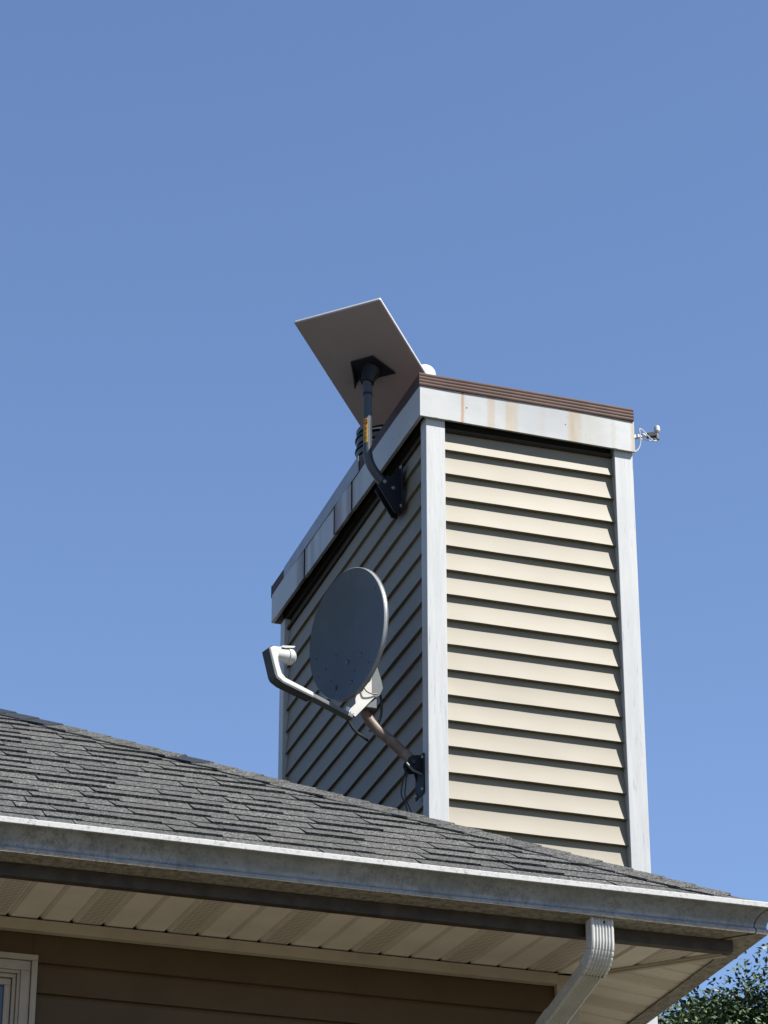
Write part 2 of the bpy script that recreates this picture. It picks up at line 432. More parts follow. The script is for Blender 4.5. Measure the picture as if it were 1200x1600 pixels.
t = 0.10; hl = RH*math.sqrt(2+MR*MR); 
capm = B()
while t < hl-0.1:
    e = EXPO*random.uniform(.97, 1.04)
    if t < 3.45:
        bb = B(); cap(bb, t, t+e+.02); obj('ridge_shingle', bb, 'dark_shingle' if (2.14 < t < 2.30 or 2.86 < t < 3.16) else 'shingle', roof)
    else: cap(capm, t, t+e+.02)
    t += e
for i in range(48):
    x = EX-RH-i*EXPO; c0 = Vector((x, EY+RH, rz))
    capm.sheet([[c0+Vector((-d, -0.12*CA, -0.12*SA+h)), c0+Vector((-d, 0, h+.004)), c0+Vector((-d, .12*CA, -.12*SA+h))] for d, h in ((0, .012), (EXPO+.02, .007))], Vector((0, 0, -.005)))
obj('ridge_cap_mass', capm, 'shingle_mass', roof, kind='stuff')

# ---- soffits (they fall slightly outwards)
ZS = 4.574; TF = 0.0763; TS = 0.111
FY = 8.035; FX = 3.770                              # fascia faces
def zf(y): return ZS-TF*(HY0-y)
def zsd(x): return ZS-TS*(x-HX1)
def diag_y(x): return HY0-(x-HX1)*(HY0-FY)/(FX-HX1)
def diag_x(y): return HX1+(HY0-y)*(FX-HX1)/(HY0-FY)
soffit = empty('soffit', (1, 8.3, ZS), house)
PIT = 0.1016
prof = [(0.0006, 0), (0.0845, 0), (0.0862, 0.0035), (0.0935, 0.0105), (0.0985, 0.0035), (0.1010, 0)]
x0 = 1.5287; k0 = -75; k1 = 22
for kk in range(k0, k1+1):
    xa = x0+kk*PIT
    if xa+0.02 > FX: break
    vent = (kk % 3 == 2)
    rows = [[], []]
    for px_, dz in prof:
        x = min(xa+px_, FX-0.002)
        y1 = FY+0.002
        y0 = HY0-0.012 if x < HX1 else max(diag_y(x)-0.012, y1)
        rows[0].append(Vector((x, y1, zf(y1)+dz))); rows[1].append(Vector((x, y0, zf(y0)+dz)))
    obj('soffit_panel', B().sheet(rows, Vector((0, 0, 0.0015))), 'soffit', soffit)
    if vent:
        xs = [xa+0.006, xa+0.0795]; g2 = [[], []]
        for x in xs:
            x = min(x, FX-.004); y1 = FY+.012; y0 = HY0-.02 if x < HX1-0.005 else max(diag_y(x)-.02, y1)
            g2[0].append(Vector((x, y1, zf(y1)-.0012))); g2[1].append(Vector((x, y0, zf(y0)-.0012)))
        obj('vent_strip', B().sheet(g2, Vector((0, 0, 0.001))), 'soffit_vent', soffit)
PS = 0.0915; ys0 = 8.394
for kk in range(-5, 88):
    ya = ys0+kk*PS
    if ya < FY+0.01: ya2 = FY+.01
    rows = [[], []]; ok = False
    for py_, dz in prof:
        y = max(ya+py_*PS/PIT, FY+0.004)
        x1 = FX-0.002
        x0_ = HX1-0.02 if y > HY0 else min(diag_x(y)+0.012, x1)
        rows[0].append(Vector((x0_, y, zsd(x0_)+dz))); rows[1].append(Vector((x1, y, zsd(x1)+dz)))
    if ya+PS < FY+.03: continue
    obj('soffit_panel', B().sheet(rows, Vector((0, 0, 0.0015))), 'soffit', soffit)
    if kk % 3 == 0:
        g2 = [[], []]
        for y in (ya+.006, ya+.0715):
            y = max(y, FY+.006); x1 = FX-.012; x0_ = HX1-.012 if y > HY0 else min(diag_x(y)+.02, x1)
            g2[0].append(Vector((x0_, y, zsd(x0_)-.0012))); g2[1].append(Vector((x1, y, zsd(x1)-.0012)))
        obj('vent_strip', B().sheet(g2, Vector((0, 0, 0.001))), 'soffit_vent_side', soffit)
# dark space above the soffit
obj('soffit_backing', B().add([(HX0, FY+.01, ZS+.02), (FX-.01, FY+.01, ZS+.02), (FX-.01, HY1, ZS+.02), (HX1-.1, HY1, ZS+.02), (HX1-.1, HY0+.1, ZS+.02), (HX0, HY0+.1, ZS+.02)], [(0, 1, 2, 3, 4, 5)]), 'dark_void', soffit)
# diagonal divider strip
a = Vector((HX1-.012, HY0+.005, ZS)); b_ = Vector((FX, FY, zf(FY)))
b_ = a+(b_-a)*.94; d = (b_-a).normalized(); sd = Vector((d.y, -d.x, 0)).normalized()
dv = B()
for o_, z_, hw in ((0, -.004, .019), (0, -.0085, .008)):
    dv.obox((a+b_)/2+Vector((0, 0, z_)), d, sd, Vector((0, 0, 1)), (b_-a).length/2, hw, .003)
obj('soffit_divider', dv, 'soffit_trim', soffit)

# ---- fascia boards
obj('fascia_board', B().box(HX0-.5, FX, FY, FY+.018, 4.5365, 4.672), 'fascia', house)
obj('fascia_board', B().box(FX-.018, FX-.0005, FY+.0185, HY1+.4, 4.5365, 4.672), 'fascia', house)
# return lip under the fascia
obj('fascia_lip', B().box(HX0-.5, FX-.004, FY-.001, FY+.03, 4.5325, 4.5365), 'fascia', house)
obj('fascia_lip', B().box(FX-.03, FX+.001, FY+.031, HY1+.4, 4.5325, 4.5365), 'gutter_bottom', house)

# ---- gutter (ogee profile) with mitred corner
GB = 4.576
gp = [(0.0, .088), (0.0, 0.0), (.0895, 0.0), (.0902, .0012), (.0905, .0118), (.0890, .0130), (.0865, .0165), (.0860, .022), (.0875, .030), (.0915, .040), (.0975, .0495), (.1045, .0580), (.1135, .0650), (.1225, .0690), (.1275, .0705), (.1295, .0722)]
rimp = [(.1295, .0722), (.1308, .0735), (.1308, .0885), (.1292, .0905), (.122, .0912), (.1195, .090), (.119, .084)]
GX = 3.763
gutter = empty('gutter', (1, FY-.06, GB), house)
def gline(pf, u0, ends):
    rings = []
    for u, z in pf: pass
    return rings
def gutter_run(name, pf, mat, side, a0, a1, thick=.0012):
    """side 'front': runs along X from a0 to the mitre; 'side': along Y from the mitre to a1"""
    out = [(u, z) for u, z in pf]; inn = []
    n = len(pf)
    for i in range(n):
        p0 = pf[max(i-1, 0)]; p1 = pf[min(i+1, n-1)]; dx, dz = p1[0]-p0[0], p1[1]-p0[1]; l = math.hypot(dx, dz)
        inn.append((pf[i][0]-dz/l*thick, pf[i][1]+dx/l*thick))
    loop = out+inn[::-1]
    rings = []
    N_ = 40
    for i in range(N_+1):
        f = i/N_
        ring = []
        for u, z in loop:
            sag = 0.0
            if side == 'front':
                xe = GX+u-.0004; x = a0+(xe-a0)*f; y = FY-u
                sag = -.0022*math.sin((x-1.2)*1.1)**2
            else:
                ye = FY-u+.0004; y = ye+(a1-ye)*f; x = GX+u
            ring.append(Vector((x, y, GB+z+sag*(1 if side == 'front' else 0))))
        rings.append(ring)
    return obj(name, B().loft(rings), mat, gutter, smooth=35)
gutter_run('gutter_trough', gp, 'gutter_metal', 'front', HX0-.5, None)
gutter_run('gutter_trough', gp, 'gutter_metal', 'side', None, 9.385)
gutter_run('gutter_rim', rimp, 'gutter_rim', 'front', HX0-.5, None)
gutter_run('gutter_rim', rimp, 'gutter_rim', 'side', None, 9.385)
# stained underside, a thin skin just under the trough
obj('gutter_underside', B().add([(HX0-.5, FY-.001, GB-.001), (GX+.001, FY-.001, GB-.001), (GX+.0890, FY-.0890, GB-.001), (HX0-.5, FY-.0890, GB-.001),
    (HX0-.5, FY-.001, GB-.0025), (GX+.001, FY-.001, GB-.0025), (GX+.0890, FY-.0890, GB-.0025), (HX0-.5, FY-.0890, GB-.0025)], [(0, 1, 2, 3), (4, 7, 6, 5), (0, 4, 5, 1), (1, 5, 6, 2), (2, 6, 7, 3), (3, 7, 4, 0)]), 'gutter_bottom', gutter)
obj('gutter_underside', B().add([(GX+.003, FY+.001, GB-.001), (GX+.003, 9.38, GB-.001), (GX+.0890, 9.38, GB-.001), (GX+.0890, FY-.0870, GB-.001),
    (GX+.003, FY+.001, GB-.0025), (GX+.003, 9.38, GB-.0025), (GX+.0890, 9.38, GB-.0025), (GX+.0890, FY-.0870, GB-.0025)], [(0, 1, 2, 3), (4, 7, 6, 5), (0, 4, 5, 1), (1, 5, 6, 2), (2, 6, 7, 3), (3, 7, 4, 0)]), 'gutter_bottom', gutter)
# sealed mitre joint
jm = B(); jr = []
for u, z in gp[2:]:
    jr.append((GX+u-.043, FY-u-.0006, GB+z))
jm.tube(jr, .0013, 6)
jm.tube([(GX-.041, FY-.002, GB-.003), (GX+.0900-.043, FY-.0900, GB-.003)], .002, 6)
obj('mitre_seam', jm, 'dark_void', gutter)

# ---- walls
wall = empty('wall', (0, HY0, 2.3), house)
obj('wall_core', B().box(HX0+.01, HX1-.03, HY0+.022, HY1, 0, ZS+.12), 'interior_dark', wall)
def board_run(axis, c0, a0, a1, zb, exp, deep, proud, sign, b=None, z_top=None, n=7, pw=1.5, wav=0, seed=0):
    """one lap board: butt at zb; axis 'x' runs along X on a wall facing -Y (c0 = Y of the back), axis 'y' along Y on a wall facing sign*X"""
    b = b or B()
    pts = []
    for i in range(n+1):
        f = i/n; z = zb+exp*f
        d_ = deep*(1-f)**pw if i < n else 0
        pts.append((d_, z))
    pts = [(-0.004, zb+.002), (proud*0+deep-.0008, zb+.0), ]+[(d_, z) for d_, z in pts]+[(-.004, zb+exp+.004)]
    rs_ = random.Random(seed); ph = [rs_.uniform(0, 6.28) for _ in range(4)]
    def ring(a):
        k_ = wav*(math.sin(a*6.1+ph[0])+.7*math.sin(a*13.7+ph[1])+.5*math.sin(a*29+ph[2]))
        kz = .5*k_
        return [Vector((a, c0-d_*(1+k_/max(deep, .001)), z+(kz if i_ < 4 else 0))) if axis == 'x' else Vector((c0+sign*d_*(1+k_/max(deep, .001)), a, z+(kz if i_ < 4 else 0))) for i_, (d_, z) in enumerate(pts)]
    ns_ = 26 if wav else 1
    b.loft([ring(a0+(a1-a0)*i_/ns_) for i_ in range(ns_+1)])
    return b
PX = 3.350                                         # corner post starts here
m0 = board_run('x', HY0+.004, HX0, PX+.005, 4.4385-5*.1, .0995, .013, 0, 1)
tops = 4.4385
fb = None
WX0, WX1, WZ0, WZ1 = 0.62, 1.622, 3.15, 4.452        # outer rectangle of the window trim
def hb(a0, a1, z, nm='siding_board'):
    return obj(nm, board_run('x', HY0+.004, a0, a1, z, .0985, .0125, 0, 1), 'house_siding', wall, smooth=50)
z = 4.4385; i = 0
first = None
firstL = None
while z > 0.1:
    if z+.05 > WZ0 and z < WZ1-.01:
        if first is None: first = hb(WX1-.01, PX+.004, z); fz = z; firstL = hb(HX0, WX0+.01, z)
        else: dup(first, (0, 0, z-fz)); dup(firstL, (0, 0, z-fz))
    else:
        hb(HX0, PX+.004, z)
    z -= .0985; i += 1
# top course in two lengths with a lap joint over the window
obj('siding_board', board_run('x', HY0+.004, HX0, 1.607, 4.437, .105, .0125, 0, 1), 'house_siding', wall, smooth=50)
obj('siding_board', board_run('x', HY0+.0055, 1.600, PX+.004, 4.437, .105, .0125, 0, 1), 'house_siding', wall, smooth=50)
# channel under the soffit
ch = B(); ch.box(HX0, PX, HY0-.030, HY0-.027, 4.531, 4.5635); ch.box(HX0, PX, HY0-.027, HY0-.001, 4.531, 4.534)
ch.box(HX0, PX, HY0-.0305, HY0-.0295, 4.5575, 4.5665)
obj('soffit_channel', ch, 'soffit_trim', wall)
obj('corner_post', B().box(PX, HX1, HY0-.022, HY0+.05, 0, 4.567), 'soffit_trim', wall, bevel=.004)
obj('side_wall', B().box(HX1-.045, HX1-.015, HY0+.05, HY1, 0, ZS), 'house_siding', wall)

# ---- window at the lower left
win = empty('window', ((WX0+WX1)/2, HY0, (WZ0+WZ1)/2), house)
def frame(x0, x1, z0, z1, w_, y0, y1):
    b = B()
    b.box(x0, x1, y0, y1, z1-w_, z1); b.box(x0, x1, y0, y1, z0, z0+w_)
    b.box(x0, x0+w_, y0, y1, z0+w_, z1-w_); b.box(x1-w_, x1, y0, y1, z0+w_, z1-w_); return b
ins = 0.0
for (w_, yy, gap) in ((.0185, HY0-.034, .0), (.030, HY0-.026, .0015), (.010, HY0-.020, 0), (.012, HY0-.012, 0.001), (.020, HY0-.004, .002)):
    ins += gap
    obj('sash_frame' if yy > HY0-.005 else 'window_frame', frame(WX0+ins, WX1-ins, WZ0+ins, WZ1-ins, w_, yy, HY0+.03), 'window_trim', win, bevel=.002)
    ins += w_
obj('pane', B().box(WX0+ins, WX1-ins, HY0+.008, HY0+.012, WZ0+ins, WZ1-ins), 'window_glass', win)

# ---- downspout
ds = empty('downspout', (3.292, 7.97, 0), house)
def rrect(a, b2, r, ridges=True, n=5):
    """rounded rectangle with corrugations on the long faces; returns (s, t) loop"""
    L = []
    def seg(x0, y0, x1, y1, nr, amp, nx, ny):
        m = max(nr*6, 2)
        for i in range(m):
            f = i/m; d_ = -amp*(0.5-0.5*math.cos(2*math.pi*nr*f))**1.2 if nr else 0
            L.append((x0+(x1-x0)*f+nx*d_, y0+(y1-y0)*f+ny*d_))
    def arc(cx, cy, a0):
        for i in range(n): 
            q = a0+math.pi/2*i/n; L.append((cx+r*math.cos(q), cy+r*math.sin(q)))
    seg(-a+r, -b2, a-r, -b2, 6, .0042, 0, -1); arc(a-r, -b2+r, -math.pi/2)
    seg(a, -b2+r, a, b2-r, 3, .003, 1, 0); arc(a-r, b2-r, 0)
    seg(a-r, b2, -a+r, b2, 6, .0042, 0, 1); arc(-a+r, b2-r, math.pi/2)
    seg(-a, b2-r, -a, -b2+r, 3, .003, -1, 0); arc(-a+r, -b2+r, math.pi)
    return L
def sweep(path, sx, prof_, scale=None):
    rings = []; P = [Vector(p) for p in path]; sx = Vector(sx)
    for i, p in enumerate(P):
        t_ = (P[min(i+1, len(P)-1)]-P[max(i-1, 0)]).normalized()
        s_ = (sx-t_*sx.dot(t_)).normalized(); n_ = t_.cross(s_)        # n_ points to the outside of the bend
        k_ = scale[i] if scale else 1.0
        rings.append([p+s_*(a*k_)+n_*(b2*k_) for a, b2 in prof_])
    return rings
pd = Vector((-.008, .1, -.030)).normalized()
top = Vector((3.293, 7.986, 4.578)); p1 = Vector((3.293, 7.986, 4.506))
R_ = .072; path = [top, Vector((3.293, 7.986, 4.55)), p1]
d0 = Vector((0, 0, -1)); ang = math.acos(d0.dot(pd)); axn = (pd-d0*d0.dot(pd)).normalized(); cc = p1+axn*R_
NB = 34
for i in range(1, NB+1):
    q = ang*i/NB; path.append(cc-axn*R_*math.cos(q)+d0*R_*math.sin(q))
e0 = path[-1]; path.append(e0+pd*.004); path.append(e0+pd*.008)
sc = [1, 1, 1]+[1.0-.045*(1 if (i % 5) == 0 and i > 5 else 0)+.06*i/NB for i in range(1, NB+1)]+[1.07, 1.08]
pr_ = rrect(.0395, .0265, .009)
obj('elbow', B().loft(sweep(path, (1, 0, 0), pr_, sc)), 'downspout_metal', ds, smooth=30)
obj('elbow_joint', B().loft(sweep([e0-pd*.002, e0+pd*.0125], (1, 0, 0), [(a*1.01, b2*1.01) for a, b2 in pr_])), 'dark_void', ds)
pe = e0+pd*.315
obj('offset_pipe', B().loft(sweep([e0+pd*.004, e0+pd*.12, pe], (1, 0, 0), [(a*.93, b2*.93) for a, b2 in pr_])), 'downspout_metal', ds, smooth=30)
pth = [pe-pd*.03, pe, pe+pd*.02]; cen = pe+pd*.02; 
dn_ = Vector((0, 0, -1)); ax2 = (dn_-pd*pd.dot(dn_)).normalized(); c2 = cen+ax2*.07; ang2 = math.acos(pd.dot(dn_))
for i in range(1, 25):
    q = ang2*i/24; pth.append(c2-ax2*.07*math.cos(q)+pd*.07*math.sin(q))
pth.append(pth[-1]+Vector((0, 0, -.03)))
obj('elbow', B().loft(sweep(pth, (1, 0, 0), [(a*1.0, b2*1.0) for a, b2 in pr_])), 'downspout_metal', ds, smooth=30)
le = pth[-1]
obj('down_pipe', B().loft(sweep([le+Vector((0, 0, .01)), le+Vector((0, 0, -1)), Vector((le.x, le.y, .12))], (1, 0, 0), [(a*.955, b2*.955) for a, b2 in pr_])), 'downspout_metal', ds, smooth=30)
obj('rivet', B().lathe([(0, .002), (.0035, .0015), (.004, 0)], (3.298, 7.9588, 4.560), 12, (0, -1, 0)), 'dark_void', ds)

# ------------------------------------------------------------------ chimney
CX0, CX1, CY0, CY1 = 3.215, 4.092, 9.400, 11.465
chim = empty('chimney', ((CX0+CX1)/2, (CY0+CY1)/2, 0), house)
obj('chimney_core', B().box(CX0+.028, CX1-.024, CY0+.042, CY1-.02, 0, 7.262), 'interior_dark', chim)
BW = .079
bF, bB = CY0+.025, None
E2 = .1048; Z1 = 6.987
# front boards, butt 0.011 behind the trim face, deepest 0.025
b1 = obj('siding_board', board_run('x', CY0+.0360, CX0+BW-.002, CX1-BW+.002, Z1, E2, .0190, 0, 1, pw=1.35, n=9, wav=.00045, seed=1), 'beige_siding', chim, smooth=50)
var = [b1]+[obj('siding_board', board_run('x', CY0+.0360, CX0+BW-.002, CX1-BW+.002, Z1-i*E2, E2, .0190+.0006*(i-2), 0, 1, pw=1.35, n=9, wav=.0005, seed=i+3), 'beige_siding', chim, smooth=50) for i in (1, 2, 3)]
for i in range(4, 26):
    j = (i*7+i//3) % 4; dup(var[j], (0, 0, -(i-j)*E2))
low = B()
for i in range(26, 62):
    zz = Z1-i*E2
    if zz > 0.1: board_run('x', CY0+.0370, CX0+BW-.002, CX1-BW+.002, zz, E2, .0205, 0, 1, b=low, n=2)
obj('lower_siding', low, 'beige_siding', chim, kind='stuff')
b2_ = obj('siding_board', board_run('y', CX0+.0250, CY0+.0655, CY1-.0655, Z1-.004, E2, .0128, 0, -1, pw=1.5, n=9, wav=.0005, seed=5), 'beige_siding', chim, smooth=50)
for i in range(1, 22): dup(b2_, (0, 0, -i*E2))
rs = B()
for i in range(0, 62):
    zz = Z1-i*E2
    if zz > .1:
        board_run('y', CX1-.0225, CY0+.0655, CY1-.0655, zz, E2, .0142, 0, 1, b=rs, n=2)
        if i >= 22: board_run('y', CX0+.0250, CY0+.0655, CY1-.0655, zz-.004, E2, .0128, 0, -1, b=rs, n=2)
obj('rear_siding', rs, 'beige_siding', chim, kind='stuff')
# undersill trim at the top of the siding
us = B(); us.box(CX0+BW, CX1-BW, CY0+.020, CY0+.040, 7.071, 7.085); us.box(CX0+BW, CX1-BW, CY0+.016, CY0+.020, 7.075, 7.081)
us.box(CX0+.012, CX0+.027, CY0+.066, CY1-.066, 7.066, 7.080)
obj('undersill_trim', us, 'undersill', chim)
# corner boards: L-shaped, 20 mm thick
def lboard(cx, cy, sx, sy, wx, wy, z1):
    t_ = .040
    b = B(); P = [(0, 0), (wx, 0), (wx, t_), (t_, t_), (t_, wy), (0, wy)]
    pts = [Vector((cx+sx*p[0], cy+sy*p[1], 0)) for p in P]
    b.prism(pts, (0, 0, z1)); return b
for (cx, cy, sx, sy) in ((CX0, CY0, 1, 1), (CX1, CY0, -1, 1), (CX0, CY1, 1, -1), (CX1, CY1, -1, -1)):
    obj('corner_board', lboard(cx, cy, sx, sy, BW, .066, 7.12), 'white_board', chim, bevel=.002)
# flashing band
FXL, FXR, FYF, FYB = 3.185, 4.0965, 9.383, 11.505
tl = lambda y: .0172*(y-FYF)
def bulge(x):
    f = (x-FXL)/(FXR-FXL)
    return .0055*math.sin(math.pi*min(1, max(0, (f-.12)/.83)))**.8 if .12 < f < .95 else 0
rows = []
for j in range(7):
    fz_ = j/6; row = []
    for i in range(49):
        x = FXL+(FXR-FXL)*i/48; f = (x-FXL)/(FXR-FXL)
        zt = 7.2415-.010*f-.003*math.sin(2.6*f*math.pi); zb_ = 7.1035-.013*f
        row.append(Vector((x, FYF-bulge(x)*fz_**1.5+.0008*math.sin(9*x+2)*fz_, zb_+(zt-zb_)*fz_)))
    rows.append(row)
ff = B().sheet(rows, Vector((0, .0012, 0)))
ff.sheet([[Vector((x, FYF+y_, 7.1035-.013*(x-FXL)/(FXR-FXL)+dz)) for x in (FXL, FXR)] for y_, dz in ((0.0, 0), (.012, .001), (.016, .006))], Vector((0, 0, .0012)))
obj('flashing_front', ff, 'flashing_front', chim, smooth=40)
segs = [(FYF+.0016, 10.118), (10.122, 10.268), (10.268, 10.528), (10.534, 10.975), (10.980, FYB)]
segs = [(FYF+.0016, 10.278), (10.274, 10.528), (10.524, 10.980), (10.976, FYB)]
for ys_ in (10.277, 10.527, 10.978):
    obj('seam', B().add([(FXL-.0052, ys_+d_, 7.104+h_+tl(ys_)) for d_ in (-.0035, .0035) for h_ in (0, .137)]+[(FXL-.002, ys_+d_, 7.104+h_+tl(ys_)) for d_ in (-.0035, .0035) for h_ in (0, .137)], [(0, 1, 3, 2), (4, 6, 7, 5), (0, 2, 6, 4), (1, 5, 7, 3), (0, 4, 5, 1), (2, 3, 7, 6)]), 'undersill', chim)
for i, (ya, yb_) in enumerate(segs):
    off = .0022*(i % 2)
    rows = []
    for j in range(4):
        fz_ = j/3; row = []
        for q in range(9):
            y = ya+(yb_-ya)*q/8
            row.append(Vector((FXL-off-.002*math.sin(math.pi*q/8)*fz_-.0006, y, (7.1035+(7.2415-7.1035)*fz_)+tl(y))))
        rows.append(row)
    fs = B().sheet(rows, Vector((.0012, 0, 0)))
    fs.sheet([[Vector((FXL-off-.0006+x_, y, 7.1035+tl(y)+dz)) for y in (ya, yb_)] for x_, dz in ((0, 0), (.014, .001), (.018, .006))], Vector((0, 0, .0012)))
    obj('flashing_panel', fs, 'flashing_side', chim, smooth=40)
obj('flashing_rear', B().box(FXR-.0012, FXR, FYF+.002, FYB, 7.1, 7.24).box(FXL, FXR, FYB, FYB+.0012, 7.14, 7.28), 'flashing_side', chim)
# wood frame behind the flashing, above the siding
nb = B(); nb.box(CX0+.012, CX1-.004, CY0+.02, CY0+.04, 7.12, 7.235); nb.box(CX0+.012, CX0+.03, CY0+.04, CY1, 7.12, 7.235)
obj('chimney_frame', nb, 'dark_void', chim)
for (xx, zz) in ((3.380, 7.170), (3.798, 7.165)):
    obj('nail', B().lathe([(0, .001), (.0020, .0008), (.0024, 0)], (xx, FYF-.0005-bulge(xx)*.3, zz), 10, (0, -1, 0)), 'dark_void', chim)
for (yy, zz) in ((9.72, 7.170), (11.31, 7.20)):
    obj('nail', B().lathe([(0, .001), (.0020, .0008), (.0024, 0)], (FXL-.0012, yy, zz), 10, (-1, 0, 0)), 'dark_void', chim)
# brown ribbed cap trim
def ribs(n=4, z0=7.238, z1=7.295, y=0, amp=.0013):
    P = []
    for i in range(n):
        a_ = z0+(z1-z0)*i/n; b__ = z0+(z1-z0)*(i+1)/n; h_ = b__-a_
        P += [(amp*.15, a_), (amp, a_+h_*.25), (amp, a_+h_*.72), (0, b__-h_*.05)]
    return P
rp = ribs()
def ribrun(f0, f1, zoff0, zoff1, th=.004):
    r0 = [f0(d_, z_+zoff0) for d_, z_ in rp]; r1 = [f1(d_, z_+zoff1) for d_, z_ in rp]
    return r0, r1
YC = 9.3795
N_ = 24
rings = []
loopd = rp+[(-.004, rp[-1][1]), (-.004, rp[0][1])]
for i in range(N_+1):
    f = i/N_; x = 3.1810+(4.0945-3.1810)*f
    dz = -.0095*f-.0015*math.sin(math.pi*f); dy = -.001-bulge(x)*.75
    rings.append([Vector((x, YC+dy-d_, z_+dz)) for d_, z_ in loopd])
obj('cap_trim', B().loft(rings), 'brown_metal', chim, smooth=25)
def side_trim(y0, y1, x, name='cap_trim'):
    rg = [[Vector((x-d_*.6, y, z_+tl(y))) for d_, z_ in loopd] for y in (y0, y1)]
    return obj(name, B().loft(rg), 'brown_metal', chim)
side_trim(YC+.0002, 10.19, 3.1835)
side_trim(11.29, 11.51, 3.1835)
rg = [[Vector((4.0925+d_*.6, y, z_-.010+tl(y))) for d_, z_ in loopd] for y in (YC+.006, 11.51)]
obj('cap_trim', B().loft(rg), 'brown_metal', chim)
obj('cap_trim', B().box(3.181, 4.096, 11.511, 11.515, 7.27, 7.33), 'brown_metal', chim)
# grey aluminium strip laid over the missing run of brown trim
rows = [[Vector((3.1800-.0008*j, y, z_+(.021*(y-10.177)/1.123 if j == 0 else -.003*(y-10.177)/1.123))) for y in np.linspace(10.177, 11.30, 8)] for j, z_ in ((0, 7.251), (1, 7.328))]
obj('cover_strip', B().sheet(rows, Vector((.0012, 0, 0))), 'grey_strip', chim)
obj('chimney_lid', B().add([(3.184, 9.381, 7.286), (4.092, 9.381, 7.276), (4.092, 11.51, 7.312), (3.184, 11.51, 7.322), (3.184, 9.381, 7.26), (4.092, 9.381, 7.25), (4.092, 11.51, 7.286), (3.184, 11.51, 7.296)],
    [(0, 1, 2, 3), (4, 7, 6, 5), (0, 4, 5, 1), (1, 5, 6, 2), (2, 6, 7, 3), (3, 7, 4, 0)]), 'brown_metal', chim)
# flue with louvred round cap
fc = empty('flue_cap', (3.56, 11.0, 7.31), house)
vc = (3.56, 11.0, 0)
bb = B(); bb.lathe([(.085, 7.27), (.085, 7.78), (.098, 7.785), (.098, 7.925), (.02, 7.93)], vc, 40)
obj('flue_pipe', bb, 'vent_black', fc, smooth=30)
for i, zz in enumerate((7.765, 7.822, 7.879)):
    obj('louvre', B().lathe([(.100, zz+.02), (.128, zz+.012), (.134, zz+.004), (.134, zz), (.131, zz), (.128, zz+.008), (.100, zz+.014)], vc, 40), 'vent_rim', fc, smooth=30)
    obj('baffle', B().lathe([(.099, zz+.022), (.127, zz+.026), (.129, zz+.047), (.099, zz+.052)], vc, 40), 'vent_black', fc, smooth=30)
obj('cap_lid', B().lathe([(.120, 7.925), (.122, 7.930), (.10, 7.946), (.05, 7.953), (0, 7.955)], vc, 40), 'vent_rim', fc, smooth=30)
# white dome on a stem
wd = empty('vent_dome', (3.43, 10.0, 7.29), house)
obj('dome', B().lathe([(.049, -.03), (.050, 0)]+[(.050*math.cos(q), .047*math.sin(q)) for q in np.linspace(.1, 1.57, 9)], (3.414, 10.0, 7.660), 32), 'white_dome', wd, smooth=40)
obj('stem', B().tube([(3.414, 10.0, 7.27), (3.414, 10.0, 7.64)], .02, 16), 'white_dome', wd, smooth=30)

# ------------------------------------------------------------------ flat panel antenna on its mast
pa = empty('panel_antenna', (3.2, 9.73, 6.97))
tag(pa, 'flat rectangular white panel antenna tilted on a dark curved mast at the chimney top', 'antenna')
pc = Vector((3.097, 9.75, 7.512)); pu = Vector((.6888, -.7249, -.0117)).normalized(); pv = Vector((-.6777, -.6495, .3447)); pv = (pv-pu*pv.dot(pu)).normalized(); pn = pu.cross(pv)
if pn.z < 0: pn = -pn
A_, Bq = .199, .3085
def rr2(a, b2, r, n=5):
    L = []
    for cx, cy, q0 in ((a-r, b2-r, 0), (-a+r, b2-r, 90), (-a+r, -b2+r, 180), (a-r, -b2+r, 270)):
        for i in range(n+1):
            q = math.radians(q0+90*i/n); L.append((cx+r*math.cos(q), cy+r*math.sin(q)))
    return L
o1 = rr2(A_-.003, Bq-.003, .004); o2 = rr2(A_, Bq, .006)
mk = lambda L, h: [pc+pu*a+pv*b2+pn*h for a, b2 in L]
obj('antenna_back', B().loft([mk(o1, -.0005), mk(o2, .003), mk(o2, .0045)]), 'panel_back', pa, smooth=30)
obj('antenna_face', B().loft([mk(o2, .0048), mk(rr2(A_+.0008, Bq+.0008, .006), .0055), mk(rr2(A_+.0008, Bq+.0008, .006), .0125), mk(o1, .015)]), 'panel_edge', pa, smooth=30)
plp = [(-.064, .053), (.038, .054), (.088, -.059), (.063, -.058), (.012, -.057), (-.012, -.066), (-.071, -.060), (-.073, -.041), (-.092, -.061), (-.104, -.059)]
obj('adapter_plate', B().prism([pc+pu*a+pv*b2-pn*.006 for a, b2 in plp], -pn*.008), 'black_bracket', pa)
mt = Vector((3.083, 9.75, 7.430))
boss = pc-pn*.013-pv*.012
obj('adapter_boss', B().tube([boss, boss*.4+mt*.6+Vector((0, 0, .01)), mt], [.040, .031, .027], 20), 'black_bracket', pa, smooth=40)
